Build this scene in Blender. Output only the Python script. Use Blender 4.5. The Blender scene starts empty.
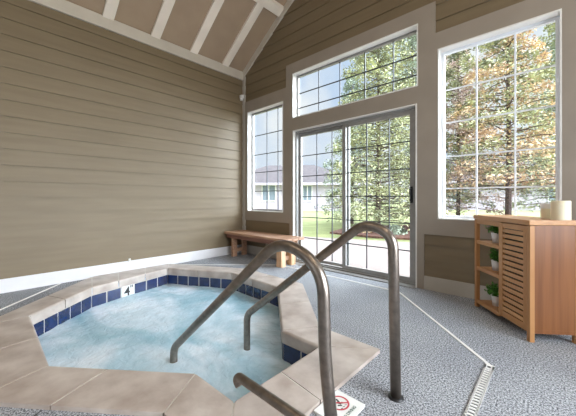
import bpy, bmesh, math, random
from mathutils import Vector, Matrix
PI = math.pi
random.seed(7)
sc = bpy.context.scene
C = sc.collection

# ------------------------------------------------------------------ camera
F_PX, HORIZON, YAW = 287.1, 198.7, 0.7516
cd = bpy.data.cameras.new('camera')
cd.sensor_width = 36.0
cd.lens = 36.0 * F_PX / 576.0
cd.shift_y = -(208.0 - HORIZON) / 576.0
cd.clip_start = 0.02
cam = bpy.data.objects.new('camera', cd)
C.objects.link(cam)
cam.location = (4.295, -3.371, 1.0)
cam.rotation_euler = (PI / 2, 0, YAW)
sc.camera = cam

# ------------------------------------------------------------------ world, sun, exposure
sc.view_settings.view_transform = 'Standard'
sc.view_settings.look = 'None'
sc.view_settings.gamma = 1
sc.view_settings.exposure = 0.35
sc.view_settings.use_curve_mapping = False
SKY_STRENGTH, SUN_STRENGTH, CEILING_FILL_W, FILL_W = 0.80, 1.9, 10.0, 13.0
ZENITH = 8.0
GLARE = 16.0
w = bpy.data.worlds.new('sky')
sc.world = w
w.use_nodes = True
nt = w.node_tree
nt.nodes.clear()
wo = nt.nodes.new('ShaderNodeOutputWorld')
bg = nt.nodes.new('ShaderNodeBackground')
tc = nt.nodes.new('ShaderNodeTexCoord')
nz = nt.nodes.new('ShaderNodeTexNoise')
nz.inputs['Scale'].default_value = 4.0
nz.inputs['Detail'].default_value = 6
cr = nt.nodes.new('ShaderNodeValToRGB')
cr.color_ramp.elements[0].position = 0.38
cr.color_ramp.elements[0].color = (0.62, 0.75, 0.95, 1)
cr.color_ramp.elements[1].position = 0.60
cr.color_ramp.elements[1].color = (0.96, 0.98, 1.0, 1)
nt.links.new(tc.outputs['Generated'], nz.inputs['Vector'])
nt.links.new(nz.outputs['Fac'], cr.inputs['Fac'])
nt.links.new(cr.outputs['Color'], bg.inputs['Color'])
# thin overcast: the sky brightens towards the zenith
sep = nt.nodes.new('ShaderNodeSeparateXYZ')
nt.links.new(tc.outputs['Generated'], sep.inputs[0])
mr = nt.nodes.new('ShaderNodeMapRange')
mr.inputs['From Min'].default_value = 0.50
mr.inputs['From Max'].default_value = 0.85
mr.inputs['To Min'].default_value = SKY_STRENGTH
mr.inputs['To Max'].default_value = ZENITH
nt.links.new(sep.outputs['Z'], mr.inputs['Value'])
# plus a glow added off to the right, outside the view, brightening the left wall
gd = Vector((0.80, 0.50, 0.28)).normalized()
dt = nt.nodes.new('ShaderNodeVectorMath'); dt.operation = 'DOT_PRODUCT'
dt.inputs[1].default_value = gd
nt.links.new(tc.outputs['Generated'], dt.inputs[0])
m2 = nt.nodes.new('ShaderNodeMapRange')
m2.inputs['From Min'].default_value = 0.66
m2.inputs['From Max'].default_value = 0.95
m2.inputs['To Min'].default_value = 0.0
m2.inputs['To Max'].default_value = GLARE
nt.links.new(dt.outputs['Value'], m2.inputs['Value'])
ad = nt.nodes.new('ShaderNodeMath'); ad.operation = 'ADD'
nt.links.new(mr.outputs['Result'], ad.inputs[0]); nt.links.new(m2.outputs['Result'], ad.inputs[1])
nt.links.new(ad.outputs[0], bg.inputs['Strength'])
nt.links.new(bg.outputs['Background'], wo.inputs['Surface'])

sd = bpy.data.lights.new('sun', 'SUN')
sd.energy = SUN_STRENGTH
sd.angle = 0.02
sd.color = (1.0, 0.93, 0.82)
sun = bpy.data.objects.new('sun', sd)
C.objects.link(sun)
sun.rotation_euler = Vector((-0.60, 0.03, -0.78)).to_track_quat('-Z', 'Y').to_euler()

def area(name, loc, look, sx, sy, power, col):
    d = bpy.data.lights.new(name, 'AREA')
    d.shape = 'RECTANGLE'
    d.size, d.size_y, d.energy, d.color = sx, sy, power, col
    o = bpy.data.objects.new(name, d)
    C.objects.link(o)
    o.location = loc
    o.rotation_euler = (Vector(look) - Vector(loc)).to_track_quat('-Z', 'Y').to_euler()
    return o
# unseen fill lights added outside the openings of the right and rear walls
area('unseen_fill', (6.75, -1.9, 1.5), (0, -1.3, 0.5), 2.4, 1.9, FILL_W * 6.5, (0.86, 0.93, 1.0))
area('unseen_fill', (3.2, -7.35, 1.6), (3.2, 0, -0.5), 4.6, 2.0, FILL_W, (0.90, 0.95, 1.0))

# ------------------------------------------------------------------ helpers
def link(o, parent=None):
    C.objects.link(o)
    if parent is not None:
        o.parent = parent
    return o

def obj(name, bm, mat, parent=None, smooth=False):
    me = bpy.data.meshes.new(name)
    bm.normal_update()
    bm.to_mesh(me)
    bm.free()
    mats = mat if isinstance(mat, (list, tuple)) else [mat]
    for m in mats:
        me.materials.append(m)
    if smooth:
        for p in me.polygons:
            p.use_smooth = True
    return link(bpy.data.objects.new(name, me), parent)

def tag(o, label, cat, group=None, kind=None):
    o['label'] = label
    o['category'] = cat
    if group: o['group'] = group
    if kind: o['kind'] = kind
    return o

def struct(name, bm, mat, smooth=False):
    o = obj(name, bm, mat, None, smooth)
    o['kind'] = 'structure'
    return o

def empty(name, loc, rz=0.0):
    o = bpy.data.objects.new(name, None)
    C.objects.link(o)
    o.location = loc
    o.rotation_euler = (0, 0, rz)
    return o

def bx(bm, x0, x1, y0, y1, z0, z1, mi=0, bev=0.0):
    m = Matrix.Translation(((x0+x1)/2, (y0+y1)/2, (z0+z1)/2)) @ Matrix.Diagonal((abs(x1-x0), abs(y1-y0), abs(z1-z0), 1))
    r = bmesh.ops.create_cube(bm, size=1.0, matrix=m)
    fs = set(f for v in r['verts'] for f in v.link_faces)
    for f in fs: f.material_index = mi
    if bev > 0:
        es = set(e for v in r['verts'] for e in v.link_edges)
        bmesh.ops.bevel(bm, geom=list(es), offset=bev, segments=2, affect='EDGES', profile=0.6)
    return bm

def prism(bm, pts, z0, z1, mi=0, bev=0.0, seg=2):
    vb = [bm.verts.new((p[0], p[1], z0)) for p in pts]
    vt = [bm.verts.new((p[0], p[1], z1)) for p in pts]
    n = len(pts)
    top = bm.faces.new(vt)
    fs = [top, bm.faces.new(list(reversed(vb)))]
    for i in range(n):
        j = (i+1) % n
        fs.append(bm.faces.new((vb[i], vb[j], vt[j], vt[i])))
    for f in fs: f.material_index = mi
    bmesh.ops.recalc_face_normals(bm, faces=fs)
    if bev > 0:
        bmesh.ops.bevel(bm, geom=list(top.edges), offset=bev, segments=seg, affect='EDGES', profile=0.5)
    return bm

def smooth_path(pts, rad, n=8):
    """polyline with rounded corners"""
    P = [Vector(p) for p in pts]
    out = [P[0]]
    for i in range(1, len(P)-1):
        a, b, c = P[i-1], P[i], P[i+1]
        r = rad[i-1] if isinstance(rad, (list, tuple)) else rad
        r = min(r, (a-b).length*0.49, (c-b).length*0.49)
        s, e = b+(a-b).normalized()*r, b+(c-b).normalized()*r
        for k in range(n+1):
            t = k/n
            out.append(s*(1-t)**2 + b*2*t*(1-t) + e*t*t)
    out.append(P[-1])
    return out

def tube(bm, path, r, seg=20, cap=True, mi=0):
    P = [Vector(p) for p in path]
    t0 = (P[1]-P[0]).normalized()
    up = Vector((0, 1, 0)) if abs(t0.y) < 0.9 else Vector((1, 0, 0))
    u = t0.cross(up).normalized()
    rings = []
    for i, p in enumerate(P):
        if i == 0: t = t0
        elif i == len(P)-1: t = (P[i]-P[i-1]).normalized()
        else: t = (P[i+1]-P[i-1]).normalized()
        u = (u - t*u.dot(t)).normalized()
        v = t.cross(u)
        rr = r[i] if isinstance(r, (list, tuple)) else r
        rings.append([bm.verts.new(p + (u*math.cos(2*PI*k/seg) + v*math.sin(2*PI*k/seg))*rr) for k in range(seg)])
    fs = []
    for a, b in zip(rings, rings[1:]):
        for k in range(seg):
            j = (k+1) % seg
            fs.append(bm.faces.new((a[k], a[j], b[j], b[k])))
    if cap:
        fs.append(bm.faces.new(list(reversed(rings[0]))))
        fs.append(bm.faces.new(rings[-1]))
    for f in fs: f.material_index = mi
    bmesh.ops.recalc_face_normals(bm, faces=fs)
    return bm

def lathe(bm, prof, cx=0, cy=0, seg=32, mi=0):
    rings = []
    for r, z in prof:
        rings.append([bm.verts.new((cx+r*math.cos(2*PI*k/seg), cy+r*math.sin(2*PI*k/seg), z)) for k in range(seg)])
    fs = []
    for a, b in zip(rings, rings[1:]):
        for k in range(seg):
            j = (k+1) % seg
            fs.append(bm.faces.new((a[k], a[j], b[j], b[k])))
    fs.append(bm.faces.new(list(reversed(rings[0]))))
    fs.append(bm.faces.new(rings[-1]))
    for f in fs: f.material_index = mi
    bmesh.ops.recalc_face_normals(bm, faces=fs)
    return bm

def text_mesh(name, s, size, depth, mat, parent, matrix, bold=0.0):
    cu = bpy.data.curves.new(name, 'FONT')
    cu.body = s
    cu.size = size
    cu.extrude = depth
    cu.offset = bold
    cu.align_x = 'CENTER'
    cu.align_y = 'CENTER'
    o = bpy.data.objects.new(name, cu)
    C.objects.link(o)
    bpy.context.view_layer.update()
    me = bpy.data.meshes.new_from_object(o.evaluated_get(bpy.context.evaluated_depsgraph_get()))
    bpy.data.objects.remove(o)
    me.name = name
    me.materials.clear()
    me.materials.append(mat)
    me.transform(matrix)
    return link(bpy.data.objects.new(name, me), parent)

# ------------------------------------------------------------------ materials
def new_mat(name):
    m = bpy.data.materials.new(name)
    m.use_nodes = True
    return m, m.node_tree, m.node_tree.nodes['Principled BSDF']

def mat(name, col, col2=None, rough=0.6, metal=0.0, scale=8.0, stretch=(1, 1, 1), detail=4, bump=0.0,
        bscale=None, lo=0.35, hi=0.65, spec=0.5, trans=0.0, coat=0.0, sub=0.0):
    m, t, p = new_mat(name)
    p.inputs['Roughness'].default_value = rough
    p.inputs['Metallic'].default_value = metal
    p.inputs['Specular IOR Level'].default_value = spec
    p.inputs['Transmission Weight'].default_value = trans
    p.inputs['Coat Weight'].default_value = coat
    if sub:
        p.inputs['Subsurface Weight'].default_value = sub
        p.inputs['Subsurface Radius'].default_value = (0.03, 0.02, 0.01)
    tcn = t.nodes.new('ShaderNodeTexCoord')
    mp = t.nodes.new('ShaderNodeMapping')
    mp.inputs['Scale'].default_value = stretch
    t.links.new(tcn.outputs['Object'], mp.inputs['Vector'])
    n = t.nodes.new('ShaderNodeTexNoise')
    n.inputs['Scale'].default_value = scale
    n.inputs['Detail'].default_value = detail
    t.links.new(mp.outputs['Vector'], n.inputs['Vector'])
    if col2 is None: col2 = tuple(c*0.9 for c in col)
    r = t.nodes.new('ShaderNodeValToRGB')
    r.color_ramp.elements[0].position = lo
    r.color_ramp.elements[0].color = (*col2, 1)
    r.color_ramp.elements[1].position = hi
    r.color_ramp.elements[1].color = (*col, 1)
    t.links.new(n.outputs['Fac'], r.inputs['Fac'])
    t.links.new(r.outputs['Color'], p.inputs['Base Color'])
    if bump:
        b = t.nodes.new('ShaderNodeBump')
        b.inputs['Strength'].default_value = bump
        b.inputs['Distance'].default_value = 0.01
        if bscale:
            n2 = t.nodes.new('ShaderNodeTexNoise')
            n2.inputs['Scale'].default_value = bscale
            n2.inputs['Detail'].default_value = 3
            t.links.new(mp.outputs['Vector'], n2.inputs['Vector'])
            t.links.new(n2.outputs['Fac'], b.inputs['Height'])
        else:
            t.links.new(n.outputs['Fac'], b.inputs['Height'])
        t.links.new(b.outputs['Normal'], p.inputs['Normal'])
    return m

M = {}
M['siding'] = mat('olive_siding', (0.186, 0.138, 0.078), (0.166, 0.122, 0.068), rough=0.55, scale=3, stretch=(1, 0.5, 6), bump=0.06)
M['siding_back'] = mat('olive_siding_gable', (0.186, 0.138, 0.078), (0.166, 0.122, 0.068), rough=0.55, scale=3, stretch=(0.5, 1, 6), bump=0.06)
M['trim'] = mat('taupe_trim', (0.305, 0.258, 0.208), rough=0.45, scale=3)
M['cream'] = mat('cream_paint', (0.88, 0.78, 0.65), rough=0.45, scale=3)
M['frieze'] = mat('pale_beige_paint', (0.56, 0.50, 0.41), rough=0.45, scale=3)
M['white'] = mat('white_paint', (0.80, 0.78, 0.74), rough=0.4, scale=3)
M['baseboard'] = mat('white_baseboard_paint', (0.72, 0.70, 0.69), rough=0.4, scale=3)
M['basetaupe'] = mat('pale_taupe_baseboard', (0.44, 0.40, 0.34), rough=0.4, scale=3)
M['ceil'] = mat('tan_ceiling_panel', (0.38, 0.275, 0.18), (0.35, 0.25, 0.165), rough=0.7, scale=4)
M['hazewhite'] = mat('haze_white', (0.82, 0.84, 0.88), rough=0.35, scale=3)  # haze bleaching of the right window's frame and grid, put into the colour
M['alu'] = mat('grey_aluminium', (0.31, 0.30, 0.285), rough=0.4, metal=0.3, scale=20)
M['dark'] = mat('dark_grey', (0.035, 0.038, 0.045), rough=0.4, scale=10)  # muntins' dark look against the light is put into this colour
M['black'] = mat('black_plastic', (0.012, 0.012, 0.013), rough=0.4, scale=10)
M['stone'] = mat('honed_stone', (0.56, 0.495, 0.44), (0.35, 0.285, 0.24), rough=0.36, scale=6.5, detail=8, bump=0.08, bscale=40, lo=0.3, hi=0.72)
M['grout'] = mat('pale_grout', (0.66, 0.64, 0.58), rough=0.8, scale=30)
M['tile'] = mat('cobalt_glazed_tile', (0.009, 0.024, 0.10), (0.006, 0.014, 0.06), rough=0.12, scale=14, coat=0.5)
M['tilewhite'] = mat('white_glazed_tile', (0.78, 0.78, 0.74), rough=0.2, scale=8)
M['steel'] = mat('brushed_steel', (0.31, 0.262, 0.222), (0.23, 0.195, 0.165), rough=0.36, metal=1.0, scale=30, bump=0.05)
M['plaster'] = mat('pool_plaster', (0.55, 0.66, 0.70), rough=0.6, scale=4)
M['bamboo'] = mat('bamboo_wood', (0.50, 0.255, 0.100), (0.40, 0.185, 0.065), rough=0.4, scale=6, stretch=(1, 1, 0.15), bump=0.05)
M['bamboo_h'] = mat('bamboo_wood_long_grain', (0.54, 0.285, 0.12), (0.44, 0.21, 0.08), rough=0.4, scale=6, stretch=(0.3, 3, 3))
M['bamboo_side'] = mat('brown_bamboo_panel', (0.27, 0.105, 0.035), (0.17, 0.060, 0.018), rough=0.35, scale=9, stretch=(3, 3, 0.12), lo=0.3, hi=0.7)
M['redwood'] = mat('reddish_bench_wood', (0.46, 0.27, 0.165), (0.30, 0.155, 0.09), rough=0.5, scale=7, stretch=(0.3, 5, 5), bump=0.1)
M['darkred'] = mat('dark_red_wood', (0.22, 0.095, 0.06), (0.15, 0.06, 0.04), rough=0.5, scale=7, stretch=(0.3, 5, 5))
M['pinewood'] = mat('pale_pine_post', (0.66, 0.43, 0.26), (0.50, 0.29, 0.15), rough=0.5, scale=7, stretch=(4, 4, 0.4))
M['pot'] = mat('white_ceramic', (0.80, 0.80, 0.79), rough=0.3, scale=5)
M['leaf'] = mat('potted_leaf', (0.12, 0.36, 0.045), (0.04, 0.16, 0.02), rough=0.45, scale=50)
M['soil'] = mat('dark_soil', (0.05, 0.035, 0.025), rough=0.9, scale=60)
M['wax'] = mat('cream_wax', (0.84, 0.78, 0.60), (0.80, 0.73, 0.53), rough=0.5, scale=5, sub=0.2)
M['waxtop'] = mat('pale_wax', (0.86, 0.86, 0.84), rough=0.5, scale=5)
M['wick'] = mat('wick', (0.08, 0.06, 0.05), rough=0.9)
M['red'] = mat('red_print', (0.50, 0.03, 0.05), rough=0.4)
M['ink'] = mat('black_print', (0.02, 0.02, 0.02), rough=0.4)
M['greyink'] = mat('grey_green_print', (0.14, 0.19, 0.16), rough=0.4)
M['lawn'] = mat('lawn', (0.21, 0.225, 0.085), (0.13, 0.15, 0.05), rough=0.9, scale=1.5, detail=8, lo=0.3, hi=0.7)
M['patio'] = mat('pink_concrete', (0.21, 0.170, 0.155), (0.19, 0.153, 0.14), rough=0.8, scale=2)
M['mulch'] = mat('red_mulch', (0.19, 0.09, 0.065), (0.09, 0.04, 0.03), rough=0.95, scale=14, bump=0.5)
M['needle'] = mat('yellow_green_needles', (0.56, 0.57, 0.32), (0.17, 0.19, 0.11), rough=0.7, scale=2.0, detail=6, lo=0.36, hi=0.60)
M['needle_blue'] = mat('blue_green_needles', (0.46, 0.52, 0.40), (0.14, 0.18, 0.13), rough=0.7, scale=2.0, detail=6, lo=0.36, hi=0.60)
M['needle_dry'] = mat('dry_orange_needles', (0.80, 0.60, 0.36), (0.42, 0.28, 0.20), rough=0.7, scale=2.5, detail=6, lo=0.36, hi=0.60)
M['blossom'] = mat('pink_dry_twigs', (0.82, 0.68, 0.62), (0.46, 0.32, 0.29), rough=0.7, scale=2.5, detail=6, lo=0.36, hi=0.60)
M['bushleaf'] = mat('lime_bush_leaf', (0.55, 0.62, 0.20), (0.25, 0.34, 0.08), rough=0.7, scale=5)
M['bark'] = mat('grey_brown_bark', (0.16, 0.11, 0.09), (0.07, 0.05, 0.045), rough=0.9, scale=12, bump=0.4)
M['roof'] = mat('grey_shingles', (0.075, 0.062, 0.064), (0.055, 0.045, 0.048), rough=0.9, scale=3)
M['housewall'] = mat('white_lap_house_siding', (0.52, 0.46, 0.53), rough=0.6, scale=1)
M['housepane'] = mat('house_window_pane', (0.22, 0.26, 0.31), rough=0.1)  # grey of the reflected sky is put into the pane colour
M['fillglow'] = None
m, t, p = new_mat('fill_diffuser')
p.inputs['Emission Color'].default_value = (1, 0.85, 0.66, 1)
p.inputs['Emission Strength'].default_value = 4.0  # glow of the added ceiling fill panels
M['fillglow'] = m

def glass_mat():
    m, t, p = new_mat('clear_window_glass')
    t.nodes.remove(p)
    out = t.nodes['Material Output']
    tr = t.nodes.new('ShaderNodeBsdfTransparent')
    tr.inputs['Color'].default_value = (0.95, 0.97, 0.97, 1)
    gl = t.nodes.new('ShaderNodeBsdfGlossy')
    gl.inputs['Roughness'].default_value = 0.01
    lw_ = t.nodes.new('ShaderNodeLayerWeight')
    lw_.inputs['Blend'].default_value = 0.5
    pw = t.nodes.new('ShaderNodeMath'); pw.operation = 'POWER'; pw.inputs[1].default_value = 5.0
    t.links.new(lw_.outputs['Facing'], pw.inputs[0])
    fr = t.nodes.new('ShaderNodeMath'); fr.operation = 'MULTIPLY_ADD'
    fr.inputs[1].default_value = 0.6; fr.inputs[2].default_value = 0.012
    t.links.new(pw.outputs[0], fr.inputs[0])
    mx = t.nodes.new('ShaderNodeMixShader')
    t.links.new(fr.outputs[0], mx.inputs['Fac'])
    t.links.new(tr.outputs[0], mx.inputs[1])
    t.links.new(gl.outputs[0], mx.inputs[2])
    t.links.new(mx.outputs[0], out.inputs['Surface'])
    return m
M['glass'] = glass_mat()

def carpet_mat():
    m, t, p = new_mat('speckled_blue_grey_carpet')
    p.inputs['Roughness'].default_value = 0.95
    p.inputs['Specular IOR Level'].default_value = 0.25
    g = t.nodes.new('ShaderNodeTexCoord')
    n = t.nodes.new('ShaderNodeTexNoise')
    n.inputs['Scale'].default_value = 115
    n.inputs['Detail'].default_value = 3
    n.inputs['Roughness'].default_value = 0.8
    r = t.nodes.new('ShaderNodeValToRGB')
    e = r.color_ramp.elements
    e[0].position, e[0].color = 0.40, (0.055, 0.058, 0.068, 1)
    e[1].position, e[1].color = 0.61, (0.60, 0.62, 0.65, 1)
    x = e.new(0.50)
    x.color = (0.285, 0.295, 0.305, 1)
    n2 = t.nodes.new('ShaderNodeTexNoise')
    n2.inputs['Scale'].default_value = 2.2
    n2.inputs['Detail'].default_value = 6
    r2 = t.nodes.new('ShaderNodeValToRGB')
    r2.color_ramp.elements[0].position, r2.color_ramp.elements[0].color = 0.35, (0.85, 0.85, 0.87, 1)
    r2.color_ramp.elements[1].position, r2.color_ramp.elements[1].color = 0.65, (1, 1, 1, 1)
    mx = t.nodes.new('ShaderNodeMix')
    mx.data_type = 'RGBA'
    mx.blend_type = 'MULTIPLY'
    mx.inputs[0].default_value = 1
    t.links.new(g.outputs['Object'], n.inputs['Vector'])
    t.links.new(g.outputs['Object'], n2.inputs['Vector'])
    t.links.new(n.outputs['Fac'], r.inputs['Fac'])
    t.links.new(n2.outputs['Fac'], r2.inputs['Fac'])
    t.links.new(r.outputs['Color'], mx.inputs[6])
    t.links.new(r2.outputs['Color'], mx.inputs[7])
    t.links.new(mx.outputs[2], p.inputs['Base Color'])
    b = t.nodes.new('ShaderNodeBump')
    b.inputs['Strength'].default_value = 0.4
    b.inputs['Distance'].default_value = 0.004
    t.links.new(n.outputs['Fac'], b.inputs['Height'])
    t.links.new(b.outputs['Normal'], p.inputs['Normal'])
    return m
M['carpet'] = carpet_mat()

def water_mat():
    m, t, p = new_mat('bubbling_water')
    p.inputs['Roughness'].default_value = 0.07
    p.inputs['IOR'].default_value = 1.33
    g = t.nodes.new('ShaderNodeTexCoord')
    mp = t.nodes.new('ShaderNodeMapping')
    mp.inputs['Rotation'].default_value = (0, 0, 0.6)
    mp.inputs['Scale'].default_value = (1.0, 1.7, 1.0)
    n = t.nodes.new('ShaderNodeTexNoise')
    n.inputs['Scale'].default_value = 1.3
    n.inputs['Detail'].default_value = 7
    n.inputs['Roughness'].default_value = 0.5
    n.inputs['Distortion'].default_value = 0.7
    r = t.nodes.new('ShaderNodeValToRGB')
    e = r.color_ramp.elements
    e[0].position, e[0].color = 0.34, (0.27, 0.455, 0.55, 1)
    e[1].position, e[1].color = 0.68, (0.70, 0.80, 0.87, 1)
    x = e.new(0.50)
    x.color = (0.42, 0.59, 0.68, 1)
    t.links.new(g.outputs['Object'], mp.inputs['Vector'])
    t.links.new(mp.outputs['Vector'], n.inputs['Vector'])
    t.links.new(n.outputs['Fac'], r.inputs['Fac'])
    t.links.new(r.outputs['Color'], p.inputs['Base Color'])
    n2 = t.nodes.new('ShaderNodeTexNoise')
    n2.inputs['Scale'].default_value = 16
    n2.inputs['Detail'].default_value = 5
    n2.inputs['Distortion'].default_value = 0.8
    b = t.nodes.new('ShaderNodeBump')
    b.inputs['Strength'].default_value = 0.45
    b.inputs['Distance'].default_value = 0.02
    t.links.new(g.outputs['Object'], n2.inputs['Vector'])
    t.links.new(n2.outputs['Fac'], b.inputs['Height'])
    t.links.new(b.outputs['Normal'], p.inputs['Normal'])
    return m
M['water'] = water_mat()

# ------------------------------------------------------------------ pool outline (inner edge / outer edge of the coping)
INNER = [(1.071, -3.086), (2.113, -3.094), (2.813, -2.541), (3.15, -2.53), (3.14, -1.838),
         (2.806, -1.846), (2.036, -1.125), (1.150, -1.099), (0.291, -1.571), (0.547, -2.532)]
OUTER = [(1.06, -3.40), (2.225, -3.40), (2.985, -2.80), (3.46, -2.80), (3.46, -1.60),
         (2.97, -1.60), (2.16, -0.84), (1.12, -0.84), (0.035, -1.434), (0.035, -2.42)]
NP = len(INNER)
XR, YR, SLOPE, EAVE = 6.6, -7.2, 0.69, 3.36      # right wall, rear wall, roof slope, eave height
RIDGE = XR / 2
RZ = EAVE + SLOPE * RIDGE

# ------------------------------------------------------------------ floor with the pool opening
bm = bmesh.new()
rect = [(-0.1, YR-0.1), (XR+0.1, YR-0.1), (XR+0.1, 0.0), (-0.1, 0.0)]
for loop in (rect, OUTER):
    vs = [bm.verts.new((x, y, 0)) for x, y in loop]
    for i in range(len(vs)):
        bm.edges.new((vs[i], vs[(i+1) % len(vs)]))
bmesh.ops.triangle_fill(bm, use_beauty=True, use_dissolve=False, edges=bm.edges[:])
for f in bm.faces:
    if f.normal.z < 0: f.normal_flip()
r = bmesh.ops.extrude_face_region(bm, geom=bm.faces[:])
for v in [g for g in r['geom'] if isinstance(g, bmesh.types.BMVert)]:
    v.co.z -= 0.12
bmesh.ops.recalc_face_normals(bm, faces=bm.faces[:])
struct('floor', bm, M['carpet'])

# ------------------------------------------------------------------ siding
EXPO, Z0 = 0.1733, 0.149
LAP = 0.016
def courses(zmax):
    k = 0
    while Z0 + k*EXPO < zmax:
        yield Z0 + k*EXPO, Z0 + (k+1)*EXPO
        k += 1

# left wall
bm = bmesh.new()
bx(bm, -0.15, -0.001, YR-0.15, 0.15, -0.1, EAVE+0.02)
for a, b in courses(3.21):
    b = min(b, 3.25)
    y0, y1 = YR, 0.0
    vs = [bm.verts.new(c) for c in ((0, y0, a), (LAP, y0, a), (0.002, y0, b), (0, y0, b), (0, y1, a), (LAP, y1, a), (0.002, y1, b), (0, y1, b))]
    for q in ((0, 1, 5, 4), (1, 2, 6, 5), (0, 3, 2, 1), (4, 5, 6, 7)):
        bm.faces.new([vs[i] for i in q])
struct('wall_left', bm, M['siding'])
bm = bmesh.new()
bx(bm, 0.0, 0.022, YR, 0.0, 0.0, 0.149, bev=0.003)
struct('baseboard_left', bm, M['baseboard'])
bm = bmesh.new()
bx(bm, 0.0, 0.035, YR, 0.0, 3.205, EAVE, bev=0.003)
struct('trim_1', bm, M['frieze'])

# back wall: openings (x0, x1, z0, z1)
LW = (0.15, 1.06, 0.775, 2.585)
DR = (1.272, 3.152, -0.001, 2.07)
TW = (1.263, 3.163, 2.262, 2.965)
RW = (3.365, 4.33, 0.78, 2.605)
OPEN = [LW, DR, TW, RW]

def roofz(x):
    return EAVE + SLOPE * min(x, XR - x)

def cells(x0, x1, z0, z1, opens):
    xs = sorted(set([x0, x1] + [v for o in opens for v in o[:2] if x0 < v < x1]))
    for a, b in zip(xs, xs[1:]):
        m = (a+b)/2
        zs = sorted(set([z0, z1] + [v for o in opens if o[0] < m < o[1] for v in o[2:] if z0 < v < z1]))
        for c, d in zip(zs, zs[1:]):
            n = (c+d)/2
            if not any(o[0] < m < o[1] and o[2] < n < o[3] for o in opens):
                yield a, b, c, d

bm = bmesh.new()
T0, T1 = 0.0, 0.14          # wall thickness in y
for a, b, c, d in cells(-0.15, XR+0.15, -0.1, EAVE, OPEN):
    bx(bm, a, b, T0, T1, c, d)
n0 = len(bm.verts)
vs = []
for y in (T0, T1):
    vs.append([bm.verts.new((x, y, z)) for x, z in ((-0.15, EAVE), (XR+0.15, EAVE), (RIDGE, RZ+0.08))])
bm.faces.new(vs[0]); bm.faces.new(list(reversed(vs[1])))
for i in range(3):
    j = (i+1) % 3
    bm.faces.new((vs[0][i], vs[1][i], vs[1][j], vs[0][j]))
# lap boards on it
for a, b in courses(RZ-0.05):
    def board(x0, x1, za, zb, x0t=None, x1t=None):
        def yy(z): return -(LAP + (0.002-LAP)*(z-a)/(EXPO))
        x0t = x0 if x0t is None else x0t
        x1t = x1 if x1t is None else x1t
        v = [bm.verts.new(c) for c in ((x0, 0, za), (x0, yy(za), za), (x0t, yy(zb), zb), (x0t, 0, zb),
                                       (x1, 0, za), (x1, yy(za), za), (x1t, yy(zb), zb), (x1t, 0, zb))]
        for q in ((0, 1, 5, 4), (1, 2, 6, 5), (0, 3, 2, 1), (4, 5, 6, 7)):
            bm.faces.new([v[i] for i in q])
    if b <= EAVE:
        for x0, x1, c, d in cells(0.0, XR, a, b, OPEN):
            board(x0, x1, c, d)
    else:
        def lo(z): return max(0.0, (z-EAVE)/SLOPE)
        board(lo(a), XR-lo(a), a, b, lo(b), XR-lo(b))
bmesh.ops.recalc_face_normals(bm, faces=bm.faces[:])
struct('wall_back', bm, M['siding_back'])

bm = bmesh.new()
bx(bm, 0.0, 1.2, -0.022, 0, 0.0, 0.149, bev=0.003)
bx(bm, 3.225, XR, -0.022, 0, 0.0, 0.149, bev=0.003)
struct('baseboard_back', bm, M['basetaupe'])

# flat trim boards around the openings
bm = bmesh.new()
TY = -0.026
HOLE = OPEN + [(-1, 0.075, -1, 9)]
for a, b, c, d in cells(0.075, XR, 0.609, 2.785, OPEN):
    bx(bm, a, b, TY, 0.0, c, d)
for a, b, c, d in cells(1.125, 3.341, 2.785, 3.13, OPEN):
    bx(bm, a, b, TY, 0.0, c, d)
bx(bm, 1.2, 1.272, TY, 0.0, 0.0, 0.609)
bx(bm, 3.152, 3.225, TY, 0.0, 0.0, 0.609)
bmesh.ops.remove_doubles(bm, verts=bm.verts[:], dist=1e-5)
struct('trim_2', bm, M['trim'])
bm = bmesh.new()
bx(bm, 0.0, 0.075, -0.032, 0.0, 0.0, 3.30, bev=0.003)
struct('trim_3', bm, M['basetaupe'])
# rake boards
def rake(y0, y1, wdt):
    bm = bmesh.new()
    for s in (0, 1):
        pts = [(0, EAVE), (RIDGE, RZ), (RIDGE, RZ-wdt), (0, EAVE-wdt)]
        if s: pts = [(XR-x, z) for x, z in pts]
        A = [bm.verts.new((x, y0, z)) for x, z in pts]
        B = [bm.verts.new((x, y1, z)) for x, z in pts]
        bm.faces.new(A); bm.faces.new(list(reversed(B)))
        for i in range(4):
            j = (i+1) % 4
            bm.faces.new((A[i], B[i], B[j], A[j]))
    bmesh.ops.recalc_face_normals(bm, faces=bm.faces[:])
    return bm
struct('trim_4', rake(-0.035, 0.0, 0.125), M['frieze'])

# thin bright casing beads round the openings
def ring(bm, o, wd, y0, y1, mi=0, bottom=True):
    x0, x1, z0, z1 = o
    bx(bm, x0, x0+wd, y0, y1, z0, z1, mi)
    bx(bm, x1-wd, x1, y0, y1, z0, z1, mi)
    bx(bm, x0+wd, x1-wd, y0, y1, z1-wd, z1, mi)
    if bottom: bx(bm, x0+wd, x1-wd, y0, y1, z0, z0+wd, mi)

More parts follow.
